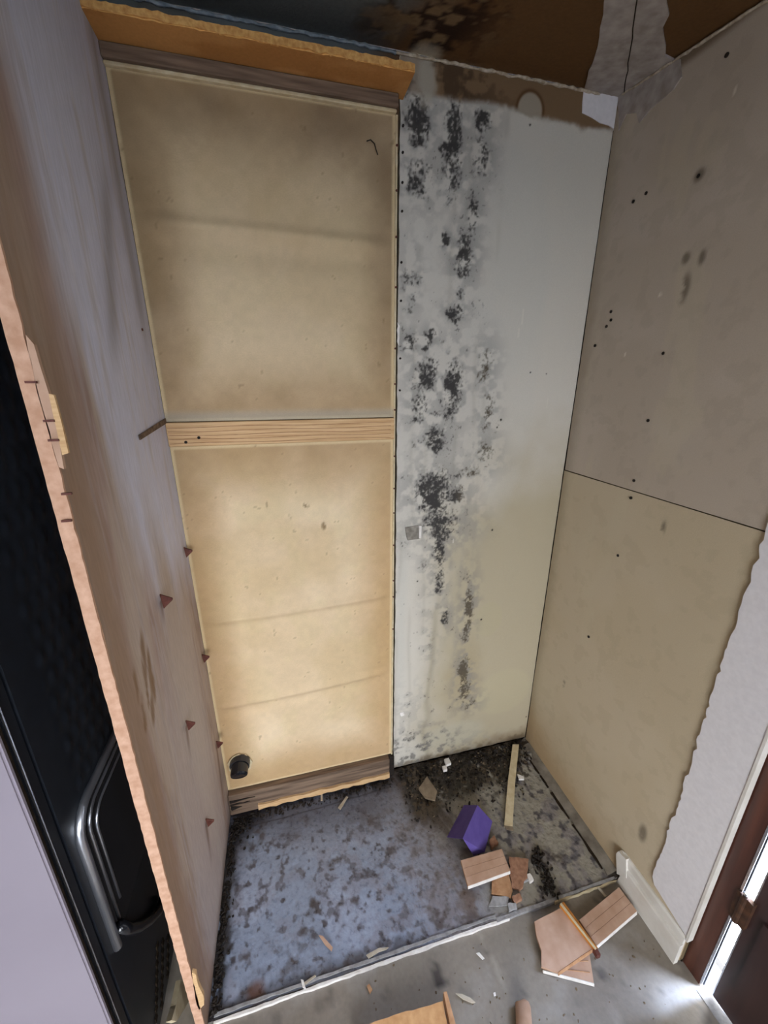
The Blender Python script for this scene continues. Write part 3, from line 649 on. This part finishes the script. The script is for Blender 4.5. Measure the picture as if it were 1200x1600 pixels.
MB().box(CX0, CX1 - .004, -.022, .006, 2.127, 2.1515).bevel(.002, 1).build('shelf_cleat', M['old_wood'], cab)
MB().box(CX0, CX1 - .006, -.014, .006, 2.1195, 2.1265).bevel(.002, 1).build('shelf_cleat', M['pine_pale'], cab)

# side panel
PFY = -.545
def side_col(a, b):                            # a: depth from the back, b: height
    z = b; n1 = fbm(a * 9, z * 1.2, 501); n2 = fbm(a * 40, z * 4, 505); n3 = fbm(a * 130, z * 8, 507, 3); n4 = fbm(a * 6, z * 5, 509)
    c = np.ones(a.shape + (3,)) * lin(186, 170, 160)
    c = mix(c, lin(150, 126, 108), sst(.5, .7, n2) * .5)
    c = mix(c, lin(160, 130, 124), sst(.5, .7, n1) * .5)
    milky_lit = sst(.74, .50, a / .545 + .35 * (n1 - .5) + .14 * (n4 - .5)) * sst(.9, 1.25, z + .5 * (n1 - .5))
    milky_lit = np.maximum(milky_lit, sst(.95, .65, a / .545 + .3 * (n1 - .5)) * sst(1.45, 1.75, z))
    c = mix(c, lin(216, 219, 240), milky_lit * .88)  # milky film, with the cool light on the upper panel painted in
    c = mix(c, lin(216, 214, 226), sst(.52, .68, n2 * .6 + n3 * .4) * (.25 + .4 * milky_lit))
    low = sst(.35, .5, 1 - np.abs(a - .26) / .26 + .5 * (n1 - .5)) * sst(1.1, .6, z) ; c = mix(c, lin(194, 186, 184), low * .6)
    c = mix(c, lin(124, 100, 84), sst(.6, .8, n3 * .5 + n2 * .5) * .18)
    c = mix(c, lin(152, 122, 96), sst(.42, .53, a + .05 * (n1 - .5)) * (1 - milky_lit * .7) * .7)
    # brush-shaped dark streak high on the panel
    dk = np.exp(-(((a - .20) + .42 * (z - 1.72)) / .03) ** 2) * sst(1.5, 1.62, z) * sst(1.95, 1.8, z); c = mix(c, lin(120, 112, 116), dk * .5)
    dk = np.exp(-(((a - .05)) / .025) ** 2) * sst(1.5, 1.7, z); c = mix(c, lin(140, 130, 128), dk * .5)
    # spill marks
    for (px, py, rz, rw) in ((224, 1030, .05, .012), (212, 1075, .035, .010), (234, 1050, .05, .010), (240, 1075, .03, .008), (238, 1110, .03, .010), (226, 1128, .02, .008), (222, 1100, .02, .005), (230, 1085, .03, .005)):
        p = on(px, py, 0, CX0); A, Z = -p[1], p[2]
        m = blob(a + .25 * (z - Z), z, A, Z, rw, rz, .35); c = mix(c, lin(128, 96, 62), m * .8 * sst(.25, .5, n2 + .1))
    # run marks below the pins
    for (A, Z, l) in ((.279, .69, .07), (.277, .338, .13), (.049, .372, .3), (.282, 1.048, .03)):
        m = np.exp(-((a - A - .12 * (Z - z)) / .010) ** 2) * sst(Z - l - .05, Z - l * .3, z) * (z < Z); c = mix(c, lin(112, 78, 62), m * .7)
    c = mix(c, lin(120, 100, 88), sst(.07, .0, z + .05 * (n1 - .5)) * .6)
    return c
sp = sheet('side_panel', (CX0, 0, 0), (0, -1, 0), (0, 0, 1), (1, 0, 0), -PFY, 2.2, .005, .017, M['veneer'], side_col, lambda a, b: .002 * (fbm(a * 6, b * 2, 3) - .5), parent=cab, edge=lin(206, 160, 132))
tag(sp, 'pale weathered wood side panel with a raw front edge')
# the raw chipboard edge, crumbled
fe = []
k = 150
for i in range(k + 1): fe.append(Vector((CX0 + .001 + random.uniform(-.0008, .0010), PFY - .001, .0 + 2.17 * i / k)))
fe += [Vector((CX0 - .0175 + random.uniform(-.0006, .0006), PFY - .001, v.z)) for v in fe[::-1]]
MB().prism(fe, (0, -.004, 0)).build('raw_edge', M['chip'], sp)
def flake(pts, mat, th=.006, y=PFY - .005):
    P = [Vector(on(x, yy, 1, y)) for x, yy in pts]
    return MB().prism(ragged(P, .02, .0015), (0, th, 0)).build('splinter', mat, sp)
flake([(40, 523), (53, 538), (62, 570), (78, 620), (92, 680), (100, 733), (92, 730), (80, 690), (66, 640), (52, 580)], M['tile'])
flake([(76, 615), (84, 617), (96, 660), (107, 708), (97, 711), (88, 670)], M['pine'], .004, PFY - .010)
flake([(300, 1520), (306, 1522), (310, 1540), (318, 1556), (319, 1570), (311, 1578), (305, 1560)], M['pine'], .008)
for px, py in ((52, 597), (80, 657), (87, 687), (107, 770), (107, 812)):
    p = Vector(on(px, py, 1, PFY - .006))
    MB().box(p.x - .006, p.x + .006, p.y - .0065, p.y - .003, p.z - .0014, p.z + .0014).build('staple', M['rust'], sp)
g0, g1 = Vector(on(216, 683, 0, CX0)), Vector((CX0, -.006, 1.415))
MB().prism([g0 + Vector((.001, 0, -.006)), g0 + Vector((.001, 0, .004)), g1 + Vector((.001, 0, .007)), g1 + Vector((.001, 0, -.006))], (.0025, 0, 0)).build('shelf_mark', M['old_wood'], sp)
# shelf pins: a pin with a small triangular rest
for i, (dy, z) in enumerate(((.035, 1.06), (.282, 1.048), (.039, .707), (.279, .690), (.049, .372), (.277, .338))):
    y = -dy; s = 1.15 if i == 1 else 1.0
    pn = MB().prism([Vector((CX0 + .001, y + .001, z + .014 * s)), Vector((CX0 + .022 * s, y + .001, z + .003)), Vector((CX0 + .022 * s, y + .001, z - .001)), Vector((CX0 + .004, y + .001, z - .018 * s))], (0, -.0045, 0)).bevel(.0008, 1).build('shelf_pin', M['rust'], sp)
for px, py in ((232, 452), (222, 515)):
    p = Vector(on(px, py, 0, CX0)); MB().tube([p - Vector((.002, 0, 0)), p + Vector((.002, 0, 0))], .003, 8).build('nail_head', M['rust'], sp)

# ------------------------------------------------------------------ pipe stub
pb = Vector((-1.178, -.004, .226))
pp = thing('drain_pipe', pb, 'black capped pipe stub poking through the lower tan board', 'pipe')
r1 = []; r2 = []
for k in range(20):
    t = 2 * math.pi * k / 20
    r1.append(Vector((pb.x + .040 * math.cos(t) * random.uniform(.93, 1.07), -.012, pb.z - .006 + .046 * math.sin(t) * random.uniform(.93, 1.07))))
MB().prism(r1, (0, .006, 0)).build('hole_rim', M['pine_pale'], pp)
MB().tube([pb + Vector((.002, .0, .006)), pb + Vector((0, -.022, .002)), pb + Vector((0, -.024, .002))], [.034, .034, .030], 24).build('collar', M['pipe'], pp)
MB().tube([pb + Vector((.002, -.01, .006)), pb + Vector((0, -.046, -.006)), pb + Vector((0, -.050, -.0075)), pb + Vector((0, -.051, -.008))], [.029, .029, .027, .018], 24, True).build('pipe_end', M['gloss_black'], pp)

# ------------------------------------------------------------------ refrigerator left of the side panel
FX = -1.345
rf = thing('refrigerator', (FX, -.3, FZ), 'black refrigerator with pebbled side and silver front left of the side panel', 'refrigerator')
def f_disp(a, b):
    pz, py = .044, .030
    r = np.floor(b / pz); aa = a + (r % 2) * py / 2
    u = (aa / py) % 1 - .5; v = (b / pz) % 1 - .5
    m = np.exp(-(u * 3.2) ** 2 - (v * 3.0) ** 2)
    return .004 * m * sst(.055, .075, a) * sst(.70, .74, b)
sheet('side_shell', (FX, -.585, FZ + .02), (0, 1, 0), (0, 0, 1), (1, 0, 0), .56, 1.76, .0045, .02, M['fridge'] if 'fridge' in M else M['black'], lambda a, b: np.ones(a.shape + (3,)) * .01, f_disp, parent=rf)
MB().box(FX - .66, FX - .02, -.585, -.025, FZ + .02, FZ + 1.78).build('cabinet_body', M['black'], rf)
MB().box(FX - .66, FX - .002, -.612, -.586, FZ + .02, FZ + 1.79).bevel(.004, 2).build('front_frame', M['black'], rf)
MB().box(FX - .0035, FX + .0005, -.6115, -.6090, FZ + .03, FZ + 1.78).bevel(.001, 2).build('highlight_line', M['alum'], rf)  # bright metal bar stands in for the highlight along the front edge
MB().box(FX - .65, FX - .006, -.6195, -.6125, FZ + .03, FZ + 1.78).build('gasket', M['seam'], rf)
MB().box(FX - .66, FX - .002, -.630, -.620, FZ + .03, FZ + 1.79).bevel(.003, 3).build('door', M['silver'], rf)
# pressed panel in the side: bowed shell and rounded ribs
def rpath(y0, z0, z1, r, y1=-.03):
    P = [Vector((FX + .004, y0, z0))]
    P += [Vector((FX + .004, y0 + r - r * math.cos(t), z1 - r + r * math.sin(t))) for t in np.linspace(0, math.pi / 2, 9)]
    return P + [Vector((FX + .004, y1, z1))]
pq = rpath(-.558, .44, .79, .05)
pr = MB().prism(pq + [Vector((FX + .004, -.03, .44))], (-.006, 0, 0)).build('pressed_panel', M['gloss_black'], rf)
MB().tube(rpath(-.560, .435, .792, .052), .008, 12).build('rib', M['rim'], pr, smooth=True)
MB().tube(rpath(-.532, .47, .765, .045), .0035, 10).build('rib', M['rim'], pr, smooth=True)
MB().tube(rpath(-.512, .50, .74, .04), .003, 10).build('rib', M['rim'], pr, smooth=True)
cp = [Vector(on(x, y, 0, FX + .012)) for x, y in ((187, 1447), (200, 1452), (215, 1450), (232, 1440), (246, 1426), (254, 1410), (256, 1396))]
MB().tube(cp, .011, 10).build('power_cord', M['gloss_black'], rf, smooth=True)
# vent slots low on the side
for i in range(9):
    for j in range(4):
        p = Vector(on(246 + j * 8.5 - i * .2, 1478 + i * 14 - j * 6, 0, FX + .0015))
        if p.z < .03: continue
        MB().box(p.x - .002, p.x + .001, p.y - .006, p.y + .006, p.z - .008, p.z + .008).build('vent_slot', M['seam'], rf)

# pale board end between refrigerator and panel
P = [Vector(on(x, y, 0, -1.285)) for x, y in ((283, 1530), (296, 1545), (298, 1560), (276, 1596), (268, 1594), (275, 1570))]
ow = MB().prism(P, (-.012, 0, 0)).build('wood_offcut', M['pine_pale'], None, (P[3].x, P[3].y, FZ)); tag(ow, 'pale pointed wood offcut wedged between refrigerator and side panel', 'offcut')

# ------------------------------------------------------------------ things on the floor
def slab(name, pts, th, mat, label=None, cat=None, group=None, parent=None, rag=None, down=True):
    P = [onfloor(x, y, z) for x, y, z in pts]
    b = P[0].copy(); b.z = min(p.z for p in P) - th
    if rag: P = ragged(P, *rag)
    o = MB().prism(P, (0, 0, -th)).build(name, mat, parent, None if parent else b)
    if label: tag(o, label, cat, group)
    return o
def bil(q, u, v):
    return q[0].lerp(q[1], u).lerp(q[3].lerp(q[2], u), v)
def plank_tile(name, quad, th, label, n=3, group='broken plank-pattern tiles', edge=None):
    q = [onfloor(x, y, z) for x, y, z in quad]; b = (q[0] + q[2]) / 2; b.z = min(p.z for p in q) - th
    t = thing(name, b, label, 'tile', group)
    MB().prism(ragged(q, .03, .0008), (0, 0, -th)).build('tile_body', M['tile_back'], t)
    for i in range(n):
        v0, v1 = i / n + (.006 if i else 0), (i + 1) / n - .006 * (i < n - 1)
        s = [bil(q, 0, v0), bil(q, 1, v0), bil(q, 1, v1), bil(q, 0, v1)]
        MB().prism([p + Vector((0, 0, .0018)) for p in s], (0, 0, -.0016)).build('plank_strip', M['tile'], t)
    # white broken rim at the near side
    MB().prism([q[3] + Vector((0, -.001, .001)), q[2] + Vector((0, -.001, .001)), q[2] + Vector((0, -.003, -th)), q[3] + Vector((0, -.003, -th))], (0, .0018, 0)).build('white_rim', M['white'], t)
    return t

# purple folded card
zr = .075
A, B_, C_, D_ = onfloor(746, 1258, zr), onfloor(723, 1310, zr), onfloor(725, 1258, .02), onfloor(699, 1307, .004)
E1, E2, E3 = onfloor(769, 1283, .02), onfloor(757, 1331, .004), onfloor(740, 1337, .004)
pc = thing('folded_card', (A.x, (A.y + B_.y) / 2, 0), 'purple folded card standing like a tent above the tile pieces', 'card')
MB().prism([A, B_, D_, C_], (-.002, 0, -.003)).build('card_flap', M['purple'], pc)
mb = MB(); mb.prism([A, E1, E2, B_], (.001, 0, -.003)); mb.prism([B_, E2, E3], (.0, .003, -.001)); mb.build('card_flap', M['purple'], pc)

plank_tile('tile_piece', [(720, 1345, .028), (784, 1327, .028), (797, 1361, .022), (731, 1385, .022)], .009, 'pinkish grooved tile piece lying in front of the purple card')
slab('tile_piece', [(769, 1368, .010), (794, 1362, .010), (801, 1392, .008), (798, 1402, .008), (768, 1396, .008)], .007, M['tile_back'], 'small plain tan tile piece under the grooved one by the purple card', 'tile')
slab('tile_piece', [(795, 1338, .016), (826, 1342, .016), (824, 1372, .012), (812, 1390, .010), (799, 1385, .010)], .010, M['brick'], 'reddish brown broken tile piece right of the grooved tile below the purple card', 'tile', rag=(.012, .003))
slab('rubble_chunk', [(800, 1400, .014), (812, 1395, .014), (816, 1404, .012), (805, 1412, .010)], .013, M['brick'], 'small reddish rubble chunk near the pan edge below the tan tile', 'rubble', rag=(.008, .002))
slab('rubble_chunk', [(812, 1365, .012), (822, 1362, .012), (826, 1374, .010), (814, 1380, .010)], .010, M['greychunk'], 'grey mortar chunk on the reddish broken tile piece', 'rubble', rag=(.008, .002))
slab('rubble_chunk', [(823, 1366, .012), (828, 1364, .012), (834, 1374, .010), (828, 1378, .010)], .010, M['white'], 'white plaster crumb beside the grey mortar chunk', 'rubble', rag=(.008, .001))
slab('rubble_chunk', [(793, 1412, .012), (806, 1410, .012), (808, 1420, .008), (795, 1424, .008)], .010, M['greychunk'], 'pale grey mortar lump at the pan edge left of the crossed tile pieces', 'rubble', rag=(.008, .002))
slab('glass_shard', [(770, 1400, .008), (795, 1400, .008), (793, 1414, .006), (764, 1416, .006)], .004, M['greychunk'], 'flat grey flake in front of the small tan tile piece', 'flake', rag=(.01, .001))
slab('brick_crumb', [(765, 1312, .016), (772, 1305, .016), (779, 1316, .012), (768, 1326, .010)], .012, M['brick'], 'orange-brown crumb at the right foot of the purple card', 'crumb', rag=(.008, .002))
# stick leaning in the corner
s0, s1, s2, s3 = onfloor(801, 1163, .03), onfloor(811, 1163, .03), onfloor(801, 1291, .016), onfloor(788, 1289, .016)
st = thing('wooden_stick', (s2.x, s2.y, .003), 'pale flat wooden stick lying from the dirty corner towards the front', 'stick')
m1, m2 = s0.lerp(s3, .5) + Vector((-.004, 0, 0)), s1.lerp(s2, .5) + Vector((-.004, 0, 0))
MB().prism([s0, s1, m2, s2, s3, m1], (0, 0, -.012)).build('shaft', M['pine_pale'], st)
MB().prism([s3 + Vector((0, 0, -.001)), s2 + Vector((0, 0, -.001)), s2 + Vector((0, -.008, -.006)), s3 + Vector((.004, -.010, -.006))], (0, 0, -.006)).build('broken_end', M['stone'], st)
# brown shard in the soil
slab('tile_shard', [(654, 1232, .03), (667, 1213, .045), (683, 1236, .03), (680, 1250, .02), (665, 1246, .02)], .008, M['stone'], 'brown pointed shard lying in the dark soil below the mouldy board', 'shard')

# crossed tile pieces on the front floor
t = thing('tile_piece', onfloor(860, 1480, FZ), 'large pinkish tile piece with chipped left side, topmost of the crossed pair', 'tile', 'broken plank-pattern tiles')
q = [onfloor(835, 1440, .020), onfloor(879, 1417, .024), onfloor(926, 1482, .018), onfloor(906, 1495, .016), onfloor(872, 1519, .014), onfloor(846, 1510, .014), onfloor(846, 1485, .016), onfloor(838, 1462, .018)]
MB().prism(ragged(q, .03, .001), (0, 0, -.008)).build('tile_body', M['tile'], t)
MB().prism([q[3] + Vector((0, -.001, .001)), q[2] + Vector((0, -.001, .001)), q[2] + Vector((0, -.004, -.007)), q[4] + Vector((0, -.004, -.007)), q[4] + Vector((0, -.001, .001))], (-.001, .001, -.001)).build('tile_rim', M['tile_back'], t)
t2 = thing('tile_piece', onfloor(900, 1520, FZ), 'pinkish tile piece with white lower edge, under the large chipped one', 'tile', 'broken plank-pattern tiles')
q2 = [onfloor(920, 1483, .005), onfloor(928, 1537, .001), onfloor(848, 1516, .001), onfloor(850, 1500, .003)]
MB().prism(q2, (0, 0, -.008)).build('tile_body', M['tile'], t2)
MB().prism([q2[1] + Vector((.0, -.001, .001)), q2[2] + Vector((0, -.001, .001)), q2[2] + Vector((0, -.003, -.007)), q2[1] + Vector((0, -.003, -.007))], (0, .0018, 0)).build('white_rim', M['white'], t2)
for f in (.35, .7):
    a_, b_ = q2[0].lerp(q2[1], f), q2[3].lerp(q2[2], f)
    MB().tube([a_.lerp(b_, .05) + Vector((0, 0, .0005)), a_.lerp(b_, .6) + Vector((0, 0, .0005))], .0012, 5).build('groove_line', M['tile_back'], t2)
w0, w1 = onfloor(875, 1413, .035), onfloor(930, 1484, .028)
ws = thing('wood_strip', (w0.x, w0.y, FZ), 'orange-brown wood strip lying along the right side of the crossed tile pieces', 'strip')
MB().prism(ragged([w0, w0 + Vector((.016, .004, -.003)), w1 + Vector((.012, .002, -.004)), w1], .03, .0008), (0, 0, -.012)).build('strip_body', M['orange'], ws)
MB().prism([w0 + Vector((0, 0, .0015)), w0 + Vector((.006, .002, .0015)), w1 + Vector((.005, .001, .0015)), w1 + Vector((0, 0, .0015))], (0, 0, -.002)).build('pale_face', M['pine_pale'], ws)
MB().box(w1.x - .004, w1.x + .010, w1.y - .012, w1.y + .004, w1.z - .016, w1.z - .002).bevel(.002, 1).build('dark_end', M['rust'], ws)
plank_tile('tile_piece', [(905, 1438, .012), (967, 1387, .012), (995, 1424, .008), (932, 1478, .006)], .010, 'pinkish grooved tile piece beside the white skirting board', 3)
# board at the lower edge of the picture
t = thing('broken_board', onfloor(650, 1600, FZ), 'orange-tan broken board with upright right edge at the bottom of the picture', 'board')
q = [onfloor(548, 1612, .030), onfloor(615, 1586, .034), onfloor(692, 1564, .034), onfloor(700, 1604, .028), onfloor(700, 1680, .02), onfloor(560, 1690, .02)]
MB().prism(ragged(q, .015, .0015), (0, 0, -.012)).build('board_face', M['osb'], t)
q = [onfloor(693, 1550, .050), onfloor(698, 1549, .050), onfloor(712, 1600, .042), onfloor(716, 1680, .03), onfloor(706, 1680, .03), onfloor(703, 1600, .042)]
MB().prism(q, (0, 0, -.036)).build('board_lip', M['tile_back'], t)
# dowel
d0, d1 = onfloor(817, 1568, .012), onfloor(824, 1690, .012)
o = MB().tube([d0 + Vector((0, .004, 0)), d0, d0.lerp(d1, .03), d0.lerp(d1, .5), d1], [.010, .016, .019, .0195, .0195], 14).build('wooden_dowel', M['tile'], None, (d0.x, d0.y, FZ), smooth=True); tag(o, 'rounded beige dowel end at the bottom edge of the picture', 'dowel')
# splinters and chips
def chip(px, label, z=.004, mat='split', name='wood_splinter', th=.003, cat='splinter', group=None):
    return slab(name, [(x, y, z) for x, y in px], th, M[mat], label, cat, group)
chip([(712, 1552), (722, 1553), (735, 1559), (743, 1566), (738, 1567), (724, 1561)], 'pale curved splinter right of the broken board', .001)
chip([(744, 1489), (749, 1488), (757, 1497), (754, 1499)], 'tiny white splinter on the front floor below the pan edge', .0, 'white')
chip([(771, 1551), (774, 1550), (775, 1555), (772, 1556)], 'tiny white crumb above the dowel end', .0, 'white', 'plaster_crumb', cat='crumb')
chip([(572, 1492), (592, 1481), (607, 1480), (604, 1483), (592, 1487), (576, 1497)], 'pale splinter lying just inside the pan edge', .006)
chip([(475, 1535), (492, 1523), (494, 1525), (477, 1538)], 'pale splinter near the left end of the pan edge', .006)
chip([(498, 1461), (504, 1462), (520, 1480), (518, 1486), (508, 1476)], 'greyish curled splinter on the blue-grey pan', .007, 'tile')
chip([(528, 1262), (541, 1244), (544, 1245), (532, 1265)], 'thin pale splinter near the bottom rail', .008)
chip([(501, 1235), (504, 1235), (504, 1251), (501, 1251)], 'short upright splinter against the bottom rail', .008)
chip([(1030, 1448), (1034, 1447), (1040, 1454), (1036, 1456)], 'tiny pale crumb on the floor in front of the skirting board', .0, 'white', 'plaster_crumb', cat='crumb')
chip([(929, 1382), (934, 1383), (948, 1400), (945, 1401)], 'thin pale splinter behind the grooved tile by the skirting board', .002)
chip([(470, 1530), (474, 1531), (478, 1545), (473, 1543)], 'small pale chip on the pan edge strip', .006, 'white', 'plaster_crumb', cat='crumb')
chip([(694, 1186), (701, 1184), (705, 1192), (697, 1195)], 'larger white plaster crumb on the soil below the mouldy board', .03, 'white', 'plaster_crumb', .012, 'crumb')
chip([(691, 1197), (697, 1196), (699, 1202), (693, 1203)], 'smaller white plaster crumb in front of the larger one on the soil', .025, 'white', 'plaster_crumb', .012, 'crumb')
chip([(808, 1209), (818, 1213), (819, 1217), (811, 1217)], 'white crumb right of the wooden stick', .012, 'white', 'plaster_crumb', .008, 'crumb')
chip([(573, 1540), (577, 1537), (582, 1546), (578, 1553)], 'tan flake on the front floor left of the broken board', .0, 'tile_back', 'wood_flake', cat='flake')
# loose grit: uncountable
def crumbs(name, spots, mat, label, cat):
    bm = bmesh.new()
    for (x, y, z, r) in spots:
        g = bmesh.ops.create_icosphere(bm, subdivisions=1, radius=r)
        sc = Matrix.Diagonal((random.uniform(.6, 1.6), random.uniform(.6, 1.6), random.uniform(.4, .8), 1))
        rot = Matrix.Rotation(random.uniform(0, 6.28), 4, Vector((random.random(), random.random(), random.random() + .01)).normalized())
        for v in g['verts']: v.co = Matrix.Translation((x, y, z)) @ rot @ sc @ (v.co * random.uniform(.75, 1.2))
    me = bpy.data.meshes.new(name); bm.to_mesh(me); bm.free()
    b = (spots[0][0], spots[0][1], 0)
    o = link(name, me, M[mat], None, b); return tag(o, label, cat, kind='stuff')
rnd = random.uniform
sp1 = []
while len(sp1) < 700:
    x = rnd(-.60, -.03); y = -abs(random.gauss(.0, .09)) - .012
    if y < -.26 or (x > -.12 and y < -.12): continue
    sp1.append((x, y, .004 + .010 * max(0, 1 + y / .12), random.choice((.0022, .003, .004, .006)) * rnd(.7, 1.3)))
crumbs('rotten_debris', sp1, 'dark', 'dark crumbly rotten debris heaped below the mouldy board', 'debris')
crumbs('pale_grit', [(rnd(-.58, -.06), -abs(random.gauss(0, .10)) - .015, .012, rnd(.0015, .0035)) for _ in range(130)], 'stone', 'tan and brown grit sprinkled on the dark debris', 'grit')
crumbs('black_grit', [(-1.228 + abs(random.gauss(0, .010)), -rnd(.06, .52), .004, rnd(.002, .006)) for _ in range(330)] + [(-1.22 + abs(random.gauss(0, .035)), -.04 - abs(random.gauss(0, .035)), .004, rnd(.002, .006)) for _ in range(160)]
       + [(rnd(-1.2, -.62), -.038 - abs(random.gauss(0, .014)), .003, rnd(.002, .005)) for _ in range(160)], 'dark', 'black grit along the side panel and bottom rail', 'grit')
def heap(pts, n, r):
    out = []
    for _ in range(n):
        px, py = random.choice(pts); p = onfloor(px + random.gauss(0, r), py + random.gauss(0, r * 1.2)); out.append((p.x, p.y, .005, rnd(.0025, .007)))
    return out
crumbs('rotten_clump', heap([(838, 1336), (845, 1350), (850, 1365), (856, 1380), (860, 1392)], 130, 6), 'dark', 'clump of dark rotten crumbs between tile pieces and right wall', 'debris')
crumbs('floor_crumbs', [(p.x, p.y, FZ + .001, rnd(.0012, .003)) for p in (onfloor(rnd(560, 1060), rnd(1440, 1600), FZ) for _ in range(70))], 'stone', 'small tan crumbs scattered on the front floor', 'crumbs')
